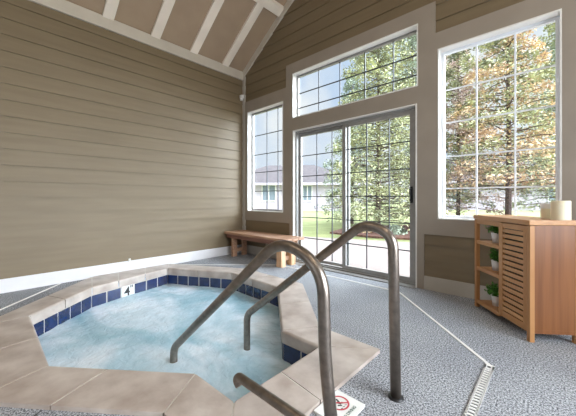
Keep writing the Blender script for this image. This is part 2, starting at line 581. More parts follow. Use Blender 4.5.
def grid_window(name, label_frame, o, cols, rows, framemat, munmat, fy=0.085, mw=0.012):
    """name is window_<n>; frame, muntin grid and pane are its parts"""
    root = empty(name, ((o[0]+o[1])/2, 0, o[2]))
    root['kind'] = 'structure'
    ox, oz = root.location.x, root.location.z
    def sh(bm):
        bmesh.ops.translate(bm, verts=bm.verts[:], vec=(-ox, 0, -oz))
        return bm
    b1 = bmesh.new()
    ring(b1, (o[0]+0.001, o[1]-0.001, o[2]+0.001, o[3]-0.001), 0.012, TY-0.004, 0.135)
    obj('window_jamb', sh(b1), M['white'], root)
    b2 = bmesh.new()
    g = (o[0]+0.013, o[1]-0.013, o[2]+0.013, o[3]-0.013)
    ring(b2, g, 0.028, fy-0.02, fy+0.02)
    obj('window_frame', sh(b2), framemat, root)
    b3 = bmesh.new()
    for x in cols: bx(b3, x-mw/2, x+mw/2, fy-0.007, fy+0.007, g[2]+0.02, g[3]-0.02)
    for z in rows: bx(b3, g[0]+0.02, g[1]-0.02, fy-0.006, fy+0.006, z-mw/2, z+mw/2)
    obj('muntin_grid', sh(b3), munmat, root)
    b4 = bmesh.new()
    bx(b4, g[0]+0.02, g[1]-0.02, fy-0.002, fy+0.002, g[2]+0.02, g[3]-0.02)
    obj('window_pane', sh(b4), M['glass'], root)
    return root

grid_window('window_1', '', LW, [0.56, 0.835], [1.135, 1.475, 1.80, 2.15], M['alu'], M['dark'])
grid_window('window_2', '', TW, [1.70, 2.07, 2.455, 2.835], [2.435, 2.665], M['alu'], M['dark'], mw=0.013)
grid_window('window_3', '', RW, [3.70, 4.01], [1.11, 1.455, 1.82, 2.176], M['hazewhite'], M['hazewhite'], mw=0.014)

# sliding patio door
root = empty('door_1', (2.21, 0, 0))
root['kind'] = 'structure'
def shd(bm):
    bmesh.ops.translate(bm, verts=bm.verts[:], vec=(-2.21, 0, 0))
    return bm
b = bmesh.new()
bx(b, 1.273, 1.287, TY-0.006, 0.135, 0.0, 2.069)
bx(b, 3.137, 3.151, TY-0.006, 0.135, 0.0, 2.069)
bx(b, 1.287, 3.137, TY-0.006, 0.135, 2.055, 2.069)
obj('door_jamb', shd(b), M['white'], root)
b = bmesh.new()
bx(b, 1.288, 3.136, 0.0, 0.13, 0.0, 0.03)
bx(b, 1.288, 3.136, -0.09, 0.0, 0.0, 0.012)
bx(b, 1.288, 3.136, 0.03, 0.045, 0.03, 0.045)
bx(b, 1.288, 1.315, 0.02, 0.12, 0.03, 2.054)
bx(b, 3.110, 3.136, 0.02, 0.12, 0.03, 2.054)
bx(b, 1.315, 3.110, 0.02, 0.12, 2.025, 2.054)
obj('door_track', shd(b), M['alu'], root)
def panel(x0, x1, y, cols, rows, st=0.05):
    b = bmesh.new()
    z0, z1 = 0.046, 2.022
    bx(b, x0, x0+st, y-0.018, y+0.018, z0, z1)
    bx(b, x1-st, x1, y-0.018, y+0.018, z0, z1)
    bx(b, x0+st, x1-st, y-0.018, y+0.018, z0, z0+0.040)
    bx(b, x0+st, x1-st, y-0.018, y+0.018, z1-0.045, z1)
    pn = obj('sliding_panel', shd(b), M['alu'], root)
    b = bmesh.new()
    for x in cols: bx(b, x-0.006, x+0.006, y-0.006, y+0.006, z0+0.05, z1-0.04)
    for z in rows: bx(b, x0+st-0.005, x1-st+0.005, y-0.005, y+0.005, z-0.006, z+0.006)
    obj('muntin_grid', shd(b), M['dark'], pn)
    b = bmesh.new()
    bx(b, x0+st-0.01, x1-st+0.01, y-0.002, y+0.002, z0+0.05, z1-0.04)
    obj('door_pane', shd(b), M['glass'], pn)
    return pn
rows = [0.39, 0.71, 1.03, 1.35, 1.67]
panel(1.316, 2.215, 0.095, [1.655, 1.93], rows, 0.035)
pn = panel(2.14, 3.108, 0.045, [2.50, 2.80], rows, 0.055)
b = bmesh.new()
bx(b, 3.064, 3.088, 0.005, 0.027, 0.95, 1.14, bev=0.004)
tube(b, smooth_path([(3.076, 0.01, 0.97), (3.076, -0.028, 0.985), (3.076, -0.028, 1.105), (3.076, 0.01, 1.12)], 0.015), 0.008, 10)
obj('door_handle', shd(b), M['black'], pn)

# ------------------------------------------------------------------ unseen rest of the room
bm = bmesh.new()
for a, b_, c, d in cells(YR-0.15, 0.15, -0.1, EAVE+0.02, [(-3.15, -0.65, 0.5, 2.55)]):  # opening added to let the right fill light in
    bx(bm, XR, XR+0.15, a, b_, c, d)
struct('wall_right', bm, M['siding'])
bm = bmesh.new()
for a, b_, c, d in cells(-0.15, XR+0.15, -0.1, EAVE, [(0.9, 5.5, 0.6, 2.6)]):  # opening added to let the rear fill light in
    bx(bm, a, b_, YR-0.15, YR, c, d)
for y in (YR-0.15, YR):
    bm.faces.new([bm.verts.new((x, y, z)) for x, z in ((-0.15, EAVE), (XR+0.15, EAVE), (RIDGE, RZ+0.08))])
struct('wall_rear', bm, M['siding_back'])

# ceiling: two sloped slabs
bm = bmesh.new()
for s in (0, 1):
    pts = [(-0.5, EAVE-0.5*SLOPE), (RIDGE, RZ), (RIDGE, RZ+0.2), (-0.5, EAVE-0.5*SLOPE+0.2)]
    if s: pts = [(XR-x, z) for x, z in pts]
    A = [bm.verts.new((x, YR-0.4, z)) for x, z in pts]
    B = [bm.verts.new((x, 0.22, z)) for x, z in pts]
    bm.faces.new(A); bm.faces.new(list(reversed(B)))
    for i in range(4):
        j = (i+1) % 4
        bm.faces.new((A[i], B[i], B[j], A[j]))
bmesh.ops.recalc_face_normals(bm, faces=bm.faces[:])
struct('ceiling', bm, M['ceil'])
# sloping cream battens and a cross batten
def slope_board(bm, xa, xb, y0, y1, th, s=0):
    za, zb = EAVE+SLOPE*xa, EAVE+SLOPE*xb
    pts = [(xa, za), (xb, zb), (xb, zb-th), (xa, za-th)]
    if s: pts = [(XR-x, z) for x, z in pts]
    A = [bm.verts.new((x, y0, z)) for x, z in pts]
    B = [bm.verts.new((x, y1, z)) for x, z in pts]
    fs = [bm.faces.new(A), bm.faces.new(list(reversed(B)))]
    for i in range(4):
        j = (i+1) % 4
        fs.append(bm.faces.new((A[i], B[i], B[j], A[j])))
    bmesh.ops.recalc_face_normals(bm, faces=fs)
for s in (0, 1):
    for k in range(12):
        yc = -0.43 - 0.603*k
        if yc < YR+0.1: break
        bm = bmesh.new()
        slope_board(bm, 0.036, RIDGE, yc-0.064, yc+0.064, 0.045, s)
        struct('trim_%d' % (5+k+s*12), bm, M['cream'])
bm = bmesh.new()
slope_board(bm, 0.97, 1.08, YR, -0.036, 0.05)
struct('trim_40', bm, M['cream'])

# fill lights added out of view on the roof slopes to brighten the room
for i, (lx, ly) in enumerate(((4.9, -2.2), (4.9, -4.6), (1.9, -4.9))):
    lz = roofz(lx)
    ang = math.atan(SLOPE) * (1 if lx > RIDGE else -1)
    t_ = empty('ceiling_fill', (lx, ly, lz-0.055))
    t_.rotation_euler = (0, ang, 0)
    b = bmesh.new(); bx(b, -0.32, 0.32, -0.62, 0.62, -0.05, 0.0, bev=0.006)
    obj('fill_housing', b, M['white'], t_)
    b = bmesh.new(); bx(b, -0.29, 0.29, -0.59, 0.59, -0.056, -0.048)
    obj('fill_panel', b, M['fillglow'], t_)
    tag(t_, ('added fill light on the right roof slope nearest the sliding door', 'added fill light on the right roof slope farther from the door', 'added fill light on the left roof slope')[i], 'ceiling light', 'added fill lights')
    ld = bpy.data.lights.new('fill_lamp', 'AREA')
    ld.shape = 'RECTANGLE'; ld.size = 0.5; ld.size_y = 1.1; ld.energy = CEILING_FILL_W; ld.color = (1.0, 0.88, 0.72)
    lo_ = bpy.data.objects.new('fill_lamp', ld)
    link(lo_, t_)
    lo_.location = (0, 0, -0.07)

# ------------------------------------------------------------------ spa
ctr = Vector((1.8, -2.1))
WATER_Z, CT, CB = -0.20, 0.022, -0.068
spa = empty('hot_tub', (1.8, -2.1, 0))
tag(spa, 'sunken angular hot tub with stone coping and cobalt blue tile band', 'hot tub')
def shp(bm):
    bmesh.ops.translate(bm, verts=bm.verts[:], vec=(-1.8, 2.1, 0))
    return bm
def lerp(a, b, t): return (a[0]+(b[0]-a[0])*t, a[1]+(b[1]-a[1])*t)
# stones per side: list of joints as (t_inner, t_outer)
NJ = {0: [0.52], 1: [0.42], 2: [], 3: [0.46], 4: [], 5: [0.5], 6: [0.5], 7: [0.5], 8: [0.35, 0.70], 9: [0.5]}
G = 0.0055
for i in range(NP):
    j = (i+1) % NP
    ts = [0.0] + NJ[i] + [1.0]
    for a, b_ in zip(ts, ts[1:]):
        li = (Vector(INNER[j])-Vector(INNER[i])).length
        lo2 = (Vector(OUTER[j])-Vector(OUTER[i])).length
        p0, p1 = lerp(INNER[i], INNER[j], a+G/li/1), lerp(INNER[i], INNER[j], b_-G/li)
        q0, q1 = lerp(OUTER[i], OUTER[j], a+G/lo2), lerp(OUTER[i], OUTER[j], b_-G/lo2)
        bm = bmesh.new()
        vb = [bm.verts.new((p[0], p[1], CB)) for p in (p0, p1, q1, q0)]
        vt = [bm.verts.new((p[0], p[1], CT)) for p in (p0, p1, q1, q0)]
        fs = [bm.faces.new(vt), bm.faces.new(list(reversed(vb)))]
        for k in range(4):
            l = (k+1) % 4
            fs.append(bm.faces.new((vb[k], vb[l], vt[l], vt[k])))
        bmesh.ops.recalc_face_normals(bm, faces=bm.faces[:])
        e_in = [e for e in bm.edges if set(e.verts) == {vt[0], vt[1]}]
        e_ot = [e for e in bm.edges if e.verts[0] in vt and e.verts[1] in vt and e not in e_in]
        bmesh.ops.bevel(bm, geom=e_in, offset=0.020, segments=4, affect='EDGES', profile=0.5)
        o_ = obj('coping_stone', shp(bm), M['stone'], spa)
# grout bed under the stones
bm = bmesh.new()
def inset(poly, d):
    out = []
    n = len(poly)
    for i in range(n):
        a, b_, c = Vector(poly[i-1]), Vector(poly[i]), Vector(poly[(i+1) % n])
        d1, d2 = (b_-a).normalized(), (c-b_).normalized()
        n1, n2 = Vector((-d1.y, d1.x)), Vector((-d2.y, d2.x))
        m_ = (n1+n2); m_ = m_/m_.length_squared*2*0.5 if m_.length_squared > 0 else n1
        out.append(tuple(b_ + m_*d*2/1 if False else b_ + (n1+n2)*(d/(1+n1.dot(n2)))))
    return out
IN_OUT = inset(INNER, -0.03)     # a little outside the inner edge
OUT_IN = inset(OUTER, 0.006)
def band(bm, A, B, z):
    n = len(A)
    va = [bm.verts.new((*p, z)) for p in A]
    vb = [bm.verts.new((*p, z)) for p in B]
    for i in range(n):
        j = (i+1) % n
        bm.faces.new((va[i], va[j], vb[j], vb[i]))
band(bm, inset(INNER, -0.012), OUT_IN, CT-0.004)
obj('grout_joint', shp(bm), M['grout'], spa)
# basin: wall behind tiles, deep shell
bm = bmesh.new()
WALL = inset(INNER, -0.014)
zs = [CB+0.01, -1.05]
r0 = [bm.verts.new((*p, zs[0])) for p in WALL]
r1 = [bm.verts.new((*p, zs[1])) for p in WALL]
for i in range(NP):
    j = (i+1) % NP
    bm.faces.new((r0[j], r0[i], r1[i], r1[j]))
bm.faces.new(r1)
obj('basin', shp(bm), M['grout'], spa)
# tiles
bm = bmesh.new()
sign_pose = None
TS = 0.150
for i in range(NP):
    j = (i+1) % NP
    a, b_ = Vector(WALL[i]), Vector(WALL[j])
    L = (b_-a).length
    n = max(1, round(L/(TS+0.012)))
    st = L/n
    d = (b_-a).normalized()
    nrm = Vector((-d.y, d.x))
    for k in range(n):
        c = a + d*(st*(k+0.5))
        if i == 8 and k == 3 and n > 4:
            sign_pose = (c, d, nrm, st)
            continue
        m_ = Matrix(((d.x, nrm.x, 0, c.x+nrm.x*0.004), (d.y, nrm.y, 0, c.y+nrm.y*0.004), (0, 0, 1, 0), (0, 0, 0, 1)))
        r = bmesh.ops.create_cube(bm, size=1.0, matrix=m_ @ Matrix.Translation((0, 0, -0.150)) @ Matrix.Diagonal((st-0.017, 0.008, 0.148, 1)))
obj('tile_band', shp(bm), M['tile'], spa)
# depth marker tile: 4"
c, d, nrm, st = sign_pose
m_ = Matrix(((d.x, 0, nrm.x, c.x-1.8), (d.y, 0, nrm.y, c.y+2.1), (0, 1, 0, 0), (0, 0, 0, 1)))
bm = bmesh.new()
r = bmesh.ops.create_cube(bm, size=1.0, matrix=m_ @ Matrix.Translation((0, -0.138, 0.005)) @ Matrix.Diagonal((st-0.004, 0.158, 0.010, 1)))
bmesh.ops.recalc_face_normals(bm, faces=bm.faces[:])
mk = obj('depth_marker_tile', bm, M['tilewhite'], spa)
mk['label'] = 'white tile with a black 4 and inch marks'
# seen from the pool, left to right runs against d
mt = Matrix(((-d.x, 0, nrm.x, c.x-1.8), (-d.y, 0, nrm.y, c.y+2.1), (0, 1, 0, 0), (0, 0, 0, 1)))
text_mesh('depth_number', '4', 0.150, 0.0006, M['ink'], mk, mt @ Matrix.Translation((-0.012, -0.145, 0.0108)), 0.003)
text_mesh('depth_number', '"', 0.12, 0.0006, M['ink'], mk, mt @ Matrix.Translation((0.045, -0.125, 0.0108)), 0.001)

# water surface
bm = bmesh.new()
bm.faces.new([bm.verts.new((*p, WATER_Z)) for p in inset(INNER, -0.008)])
for ax, lo_, hi_ in (((1, 0, 0), 0.3, 3.2), ((0, 1, 0), -3.1, -1.1)):
    v = lo_
    while v < hi_:
        bmesh.ops.bisect_plane(bm, geom=bm.verts[:]+bm.edges[:]+bm.faces[:],
                               plane_co=(v*ax[0], v*ax[1], 0), plane_no=ax)
        v += 0.022
from mathutils import noise as mn
for v in bm.verts:
    x, y = v.co.x, v.co.y
    h = mn.fractal(Vector((x*3.2, y*3.2, 0.3)), 0.7, 2.1, 5) * 0.007
    rgt = max(0.0, 1-abs((x-2.55))/0.5) * max(0.0, 1-abs(y+1.9)/0.6)
    h += mn.noise(Vector((x*16, y*16, 1.3))) * (0.0025 + 0.007*rgt)
    v.co.z += h
wtr = obj('water', bm, M['water'], None, True)
tag(wtr, 'milky pale blue bubbling water filling the hot tub', 'water', kind='stuff')

# ------------------------------------------------------------------ floor drain ring
def strip(bm, a, b_, wd, z0, z1):
    a, b_ = Vector(a), Vector(b_)
    d = (b_-a).normalized()
    n = Vector((-d.y, d.x))*wd/2
    prism(bm, [a-n, b_-n, b_+n, a+n][::1], z0, z1)
bm = bmesh.new()
strip(bm, (0.95, -3.515), (0.035, -2.733), 0.020, 0.0, 0.004)
tag(obj('slot_drain', bm, M['white']), 'thin white drain strip in the carpet left of the hot tub', 'drain')
bm = bmesh.new()
PATH = [(0.035, -1.40), (1.25, -0.29), (3.06, -0.31), (4.0, -1.285)]
va = []
for q, p_ in enumerate(PATH):
    a_ = Vector(PATH[max(q-1, 0)]); c_ = Vector(PATH[min(q+1, 3)]); p_ = Vector(p_)
    n_ = (c_-a_).normalized(); n_ = Vector((-n_.y, n_.x))*0.010
    va.append([bm.verts.new((*(p_+n_*s_), z_)) for s_, z_ in ((-1, 0), (1, 0), (1, 0.004), (-1, 0.004))])
for q in range(3):
    for e_ in range(4):
        f_ = (e_+1) % 4
        bm.faces.new((va[q][e_], va[q][f_], va[q+1][f_], va[q+1][e_]))
bm.faces.new(va[0]); bm.faces.new(list(reversed(va[3])))
bmesh.ops.recalc_face_normals(bm, faces=bm.faces[:])
tag(obj('slot_drain', bm, M['white']), 'long white drain strip bending past the bench and sliding door', 'drain')
dr = empty('drain_grate', (4.0, -2.2, 0))
tag(dr, 'white slotted floor drain grate running from the strip corner', 'drain')
bm = bmesh.new()
gx, gy0, gy1, gw = 4.005, -4.4, -1.30, 0.046
bx(bm, gx-gw/2, gx-gw/2+0.009, gy0, gy1, 0, 0.006)
bx(bm, gx+gw/2-0.009, gx+gw/2, gy0, gy1, 0, 0.006)
yy = gy1
bx(bm, gx-gw/2, gx+gw/2, gy1-0.045, gy1+0.012, 0, 0.006)
k = 0
y = gy1-0.045
while y > gy0:
    bx(bm, gx-gw/2, gx+gw/2, y-0.022, y-0.010, 0, 0.006)
    y -= 0.026
    k += 1
bmesh.ops.translate(bm, verts=bm.verts[:], vec=(-4.0, 2.2, 0))
obj('grate_bars', bm, M['white'], dr)
bm = bmesh.new(); bx(bm, gx-gw/2+0.004, gx+gw/2-0.004, gy0, gy1-0.02, 0, 0.002)
bmesh.ops.translate(bm, verts=bm.verts[:], vec=(-4.0, 2.2, 0))
obj('grate_channel', bm, M['dark'], dr)
bm = bmesh.new(); lathe(bm, [(0.010, 0.006), (0.010, 0.0072)], gx, gy1-0.022, 14)
bmesh.ops.translate(bm, verts=bm.verts[:], vec=(-4.0, 2.2, 0))
obj('grate_screw', bm, M['black'], dr)
bm = bmesh.new()
strip(bm, (2.52, -3.175), (3.2, -4.1), 0.006, 0.0, 0.0015)
struct('trim_41', bm, M['black'])

# no diving tile
tl = empty('warning_tile', (3.545, -2.21, 0))
tag(tl, 'white floor tile with red no diving circle by the near handrail foot', 'sign')
bm = bmesh.new(); bx(bm, -0.079, 0.079, -0.10, 0.10, 0, 0.012, bev=0.002)
obj('tile_body', bm, M['tilewhite'], tl)
bm = bmesh.new()
cx_, cy_, R0, R1 = -0.018, 0.022, 0.050, 0.041
N = 40
for k in range(N):
    a0, a1 = 2*PI*k/N, 2*PI*(k+1)/N
    bm.faces.new([bm.verts.new((cx_+r_*math.cos(a), cy_+r_*math.sin(a), 0.0128)) for r_, a in ((R0, a0), (R0, a1), (R1, a1), (R1, a0))])
bmesh.ops.recalc_face_normals(bm, faces=bm.faces[:])
d_ = Vector((1, 1)).normalized()
ce = Vector((cx_, cy_))
strip(bm, ce-d_*0.042, ce+d_*0.042, 0.008, 0.0121, 0.0130)
obj('prohibition_circle', bm, M['red'], tl)
bm = bmesh.new()   # diver pictogram with waves; the sign's foot points to +x
for pts in ([(-0.045, 0.03), (-0.02, 0.022), (-0.018, 0.030), (-0.042, 0.04)],
            [(-0.028, 0.012), (-0.005, 0.018), (-0.006, 0.026), (-0.03, 0.022)],
            [(-0.01, 0.0), (0.005, 0.015), (0.0, 0.02), (-0.016, 0.006)]):
    prism(bm, pts, 0.0121, 0.0126)
lathe(bm, [(0.006, 0.0121), (0.006, 0.0126)], -0.008, 0.033, 12)
for q in range(3):
    strip(bm, (0.010, -0.004+q*0.016), (0.015, 0.006+q*0.016), 0.003, 0.0121, 0.0126)
obj('diver_pictogram', bm, M['ink'], tl)
text_mesh('sign_text', 'NO DIVING', 0.021, 0.0004, M['greyink'], tl,
          Matrix.Translation((0.052, 0.0, 0.0125)) @ Matrix.Rotation(PI/2, 4, 'Z'), 0.0006)

# ------------------------------------------------------------------ handrails
def handrail(pts, y0, y1, rad, label, r=0.0265):
    base = pts[-1]
    root = empty('handrail', (base[0], y1, 0))
    tag(root, label, 'handrail', 'handrails of the hot tub')
    n = len(pts)
    x0, x1 = pts[0][0], pts[-1][0]
    P = [(x - base[0], (y0+(y1-y0)*(x-x0)/(x1-x0)) - y1, z) for x, z in pts]
    bm = bmesh.new()
    tube(bm, smooth_path(P, rad, 12), r, 24)
    obj('rail_tube', bm, M['steel'], root, True)
    bm = bmesh.new()
    lathe(bm, [(0.038, 0.0), (0.038, 0.004), (0.034, 0.008), (0.0275, 0.010)], 0, 0, 28)
    obj('escutcheon', bm, M['black'], root, True)
    return root
RAIL2 = [(2.49, -0.62), (2.49, 0.065), (3.50, 0.845), (3.695, 0.80), (3.705, 0.0)]
RAIL1 = [(2.235, -0.62), (2.235, -0.085), (3.33, 0.805), (3.57, 0.74), (3.635, 0.0)]
RAIL2 = [(2.49, -0.62), (2.49, 0.075), (3.53, 0.868), (3.69, 0.82), (3.705, 0.0)]
handrail(RAIL2, -1.92, -1.945, [0.06, 0.16, 0.16], 'bent steel handrail beyond, its dark-ringed foot in open carpet')
RAIL1 = [(2.235, -0.62), (2.235, -0.10), (3.34, 0.81), (3.59, 0.72), (3.60, 0.35), (3.645, 0.0)]
handrail(RAIL1, -2.40, -2.405, [0.06, 0.16, 0.2, 0.1], 'bent steel handrail closer to viewer, rising beside the no diving tile')
gb = empty('grab_bar', (3.95, -2.615, 0))
tag(gb, 'low thin steel grab bar with down-curled end, bottom of picture', 'grab bar')
bm = bmesh.new()
P = [(3.305-3.95, 0, 0.200), (3.285-3.95, 0, 0.218), (3.300-3.95, 0, 0.236), (3.95-3.95, 0, 0.236), (0, 0, 0.0)]
tube(bm, smooth_path(P, [0.012, 0.018, 0.10], 8), 0.0185, 20)
obj('rail_tube', bm, M['steel'], gb, True)
bm = bmesh.new()
lathe(bm, [(0.04, 0.0), (0.04, 0.006), (0.03, 0.014), (0.019, 0.016)], 0, 0, 24)
obj('escutcheon', bm, M['steel'], gb, True)

# ------------------------------------------------------------------ bench
bn = empty('bench', (0.78, -0.25, 0))
tag(bn, 'low reddish wooden bench under the corner window', 'bench')
def part(name, fn, m_, parent, **k):
    bm = bmesh.new(); fn(bm); return obj(name, bm, m_, parent, **k)
for q in range(3):
    ya = -0.205 + q*0.141
    part('seat_plank', lambda b: bx(b, -0.74, 0.74, ya, ya+0.135, 0.385, 0.425, bev=0.006), M['redwood'], bn)
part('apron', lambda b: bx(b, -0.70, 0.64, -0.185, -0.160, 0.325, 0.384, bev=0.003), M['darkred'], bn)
part('apron', lambda b: bx(b, -0.70, 0.64, 0.150, 0.175, 0.325, 0.384, bev=0.003), M['redwood'], bn)
for sx in (-1, 1):
    for sy in (-1, 1):
        part('leg', lambda b: bx(b, (0.51 if sx > 0 else -0.60), (0.615 if sx > 0 else -0.55), (-0.158 if sy < 0 else 0.06), (-0.068 if sy < 0 else 0.148), 0, 0.384, bev=0.004),
             M['pinewood'] if sx > 0 else M['redwood'], bn)
    part('cross_rail', lambda b: bx(b, 0.53*sx if sx > 0 else -0.59, 0.57 if sx > 0 else -0.56, -0.066, 0.058, 0.08, 0.14, bev=0.003), M['redwood'], bn)

# ------------------------------------------------------------------ cabinet
ang = math.atan2(-0.79, 0.613)
A0 = Vector((3.735, -0.215))
cb = empty('cabinet', (A0.x, A0.y, 0), ang)      # local x runs along the front, local +y goes back
tag(cb, 'honey bamboo cabinet with slatted door and open side shelves', 'cabinet')
W_, D_, H_ = 0.695, 0.325, 0.85
P_ = 0.032
for (x, y) in ((0, 0), (0, D_-P_), (W_-P_, 0), (W_-P_, D_-P_)):
    part('post', lambda b: bx(b, x, x+P_, y, y+P_, 0, 0.812, bev=0.003), M['bamboo'], cb)
part('top', lambda b: bx(b, -0.006, W_+0.006, -0.008, D_+0.004, 0.815, H_, bev=0.004), M['bamboo_h'], cb)
part('divider', lambda b: bx(b, 0.350, 0.368, 0.003, D_-0.005, 0.05, 0.812), M['bamboo'], cb)
for z in (0.045, 0.352, 0.592):
    part('shelf', lambda b: (bx(b, P_+0.001, 0.349, 0.002, 0.024, z-0.004, z+0.026, bev=0.002), bx(b, P_+0.001, 0.349, 0.026, D_-0.012, z+0.006, z+0.022)), M['bamboo_h'], cb)
part('top_rail', lambda b: bx(b, P_+0.001, 0.349, 0.003, 0.022, 0.772, 0.813), M['bamboo_h'], cb)
part('top_rail', lambda b: bx(b, P_+0.001, 0.349, D_-0.022, D_-0.003, 0.772, 0.813), M['bamboo_h'], cb)
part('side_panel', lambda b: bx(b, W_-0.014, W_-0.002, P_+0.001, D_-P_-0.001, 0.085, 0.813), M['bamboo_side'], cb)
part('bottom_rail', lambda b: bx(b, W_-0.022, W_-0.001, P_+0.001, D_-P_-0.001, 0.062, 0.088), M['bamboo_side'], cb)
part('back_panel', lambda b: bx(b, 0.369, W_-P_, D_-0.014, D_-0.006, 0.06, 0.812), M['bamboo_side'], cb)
part('bottom_panel', lambda b: bx(b, 0.369, W_-P_-0.001, 0.028, D_-0.016, 0.06, 0.078), M['bamboo'], cb)
dx0, dx1, dz0, dz1 = 0.369, W_-P_-0.002, 0.062, 0.808
dr_ = part('door', lambda b: (bx(b, dx0, dx0+0.030, 0.001, 0.020, dz0, dz1, bev=0.002), bx(b, dx1-0.034, dx1, 0.001, 0.020, dz0, dz1, bev=0.002),
                              bx(b, dx0+0.034, dx1-0.034, 0.001, 0.020, dz1-0.040, dz1, bev=0.002), bx(b, dx0+0.034, dx1-0.034, 0.001, 0.020, dz0, dz0+0.048, bev=0.002)), M['bamboo'], cb)
NS = 16
zz0, zz1 = dz0+0.048, dz1-0.040
stp = (zz1-zz0)/NS
def slat(b, k):
    zc = zz0 + stp*(k+0.5)
    m_ = Matrix.Translation(((dx0+dx1)/2, 0.0105, zc)) @ Matrix.Rotation(-0.05, 4, 'X') @ Matrix.Diagonal((dx1-dx0-0.062, 0.012, stp*0.70, 1))
    bmesh.ops.create_cube(b, size=1.0, matrix=m_)
bm = bmesh.new()
for k in range(NS): slat(bm, k)
obj('slats', bm, M['bamboo_h'], dr_)
part('slat_gap_shade', lambda b: bx(b, dx0+0.01, dx1-0.01, 0.034, 0.040, 0.085, 0.80), M['black'], cb)  # black sheet added behind the slats as the shade in their gaps

# potted plants on the three shelves
def plant(z, label, seed):
    rnd = random.Random(seed)
    lx, ly = 0.178, 0.085
    wp = cb.matrix_basis @ Vector((lx, ly, z))
    wp = Vector((A0.x + lx*math.cos(ang) - ly*math.sin(ang), A0.y + lx*math.sin(ang) + ly*math.cos(ang), z))
    t_ = empty('potted_plant', wp, seed*1.1)
    tag(t_, label, 'plant', 'potted plants in the cabinet')
    b = bmesh.new(); lathe(b, [(0.026, 0), (0.032, 0.055), (0.036, 0.085), (0.036, 0.088), (0.031, 0.088), (0.029, 0.076)], 0, 0, 26)
    obj('pot', b, M['pot'], t_, smooth=True)
    b = bmesh.new(); lathe(b, [(0.0285, 0.076), (0.0285, 0.080)], 0, 0, 20)
    obj('soil', b, M['soil'], t_)
    b = bmesh.new(); bs = bmesh.new()
    for s in range(34):
        a = rnd.uniform(0, 2*PI); tl_ = rnd.uniform(0.1, 1.25); L = rnd.uniform(0.06, 0.115)
        d = Vector((math.cos(a)*math.sin(tl_), math.sin(a)*math.sin(tl_), math.cos(tl_)))
        p0 = Vector((rnd.uniform(-.012, .012), rnd.uniform(-.012, .012), 0.078))
        mid = p0 + d*L*0.55 + Vector((0, 0, 0.02)); p1 = p0 + d*L + Vector((0, 0, 0.018))
        p1.z = min(p1.z, 0.195)
        tube(bs, [p0, mid, p1], 0.0012, 5)
        for q in range(9):
            f = rnd.uniform(0.35, 1.0)
            c_ = (p0*(1-f) + p1*f) + Vector([rnd.gauss(0, 0.008) for _ in range(3)])
            c_.z = max(0.085, min(c_.z, 0.20))
            ax = Vector([rnd.gauss(0, 1) for _ in range(3)]).normalized()
            up = Vector((rnd.gauss(0, .5), rnd.gauss(0, .5), 1)).normalized()
            sd_ = ax.cross(up).normalized(); fw = up.cross(sd_)
            l_, w2 = rnd.uniform(0.011, 0.019), rnd.uniform(0.006, 0.010)
            v = [b.verts.new(c_ + fw*x_*l_ + sd_*y_*w2 + up*z_*0.003) for x_, y_, z_ in ((-1, 0, 0), (-.2, 1, 1), (1, 0, -.5), (-.2, -1, 1))]
            b.faces.new((v[0], v[1], v[2])); b.faces.new((v[0], v[2], v[3]))
    obj('foliage', b, M['leaf'], t_)
    obj('stems', bs, M['leaf'], t_)
plant(0.6145, 'small leafy plant in white pot on the cabinet top shelf', 1)
plant(0.3745, 'small leafy plant in white pot on the cabinet middle shelf', 2)
plant(0.0675, 'small leafy plant in white pot on the cabinet bottom shelf', 3)

# candles
def candle(x, y, r, h, label):
    t_ = empty('candle', (x, y, 0.8505))
    tag(t_, label, 'candle', 'candles on the cabinet')
    b = bmesh.new(); lathe(b, [(r, 0), (r, h*0.62), (r*0.995, h*0.64)], 0, 0, 40); obj('wax_body', b, M['wax'], t_, smooth=False)
    b = bmesh.new(); lathe(b, [(r*0.995, h*0.64), (r, h-0.004), (r-0.004, h), (r*0.7, h-0.006), (r*0.2, h-0.008)], 0, 0, 40); obj('wax_rim', b, M['waxtop'] if h < 0.12 else M['wax'], t_)
    b = bmesh.new(); tube(b, [(0, 0, h-0.01), (0.001, 0, h), (0.003, 0.001, h+0.006)], 0.0015, 8); obj('wick', b, M['wick'], t_)
candle(4.255, -0.445, 0.050, 0.118, 'short cream pillar candle with pale rim on the cabinet top')
candle(4.318, -0.560, 0.054, 0.135, 'taller cream pillar candle at the right on the cabinet top')

# small fittings
bm = bmesh.new()
bx(bm, 0.0, 0.012, -0.014, 0.014, 0, 0.045, bev=0.002)
tube(bm, [(0.012, 0, 0.022), (0.03, 0, 0.022)], 0.006, 12)
bmesh.ops.translate(bm, verts=bm.verts[:], vec=(0, 0, 0))
so = obj('wall_fitting', bm, M['white'])
so.location = (0.022, -1.98, 0.135)
tag(so, 'tiny white fitting on top of the white baseboard above the 4 marker', 'fitting')
ss = empty('motion_sensor', (0.050, -0.085, 2.88))
tag(ss, 'small white sensor high in the corner beside the trim', 'sensor')
part('sensor_body', lambda b: bx(b, -0.03, 0.03, -0.022, 0.03, -0.03, 0.03, bev=0.006), M['white'], ss)
part('sensor_lens', lambda b: lathe(b, [(0.026, -0.065), (0.03, -0.05), (0.022, -0.031)], 0, 0, 16), M['white'], ss)
part('sensor_bracket', lambda b: bx(b, -0.014, 0.014, 0.030, 0.052, -0.02, 0.05, bev=0.003), M['white'], ss)

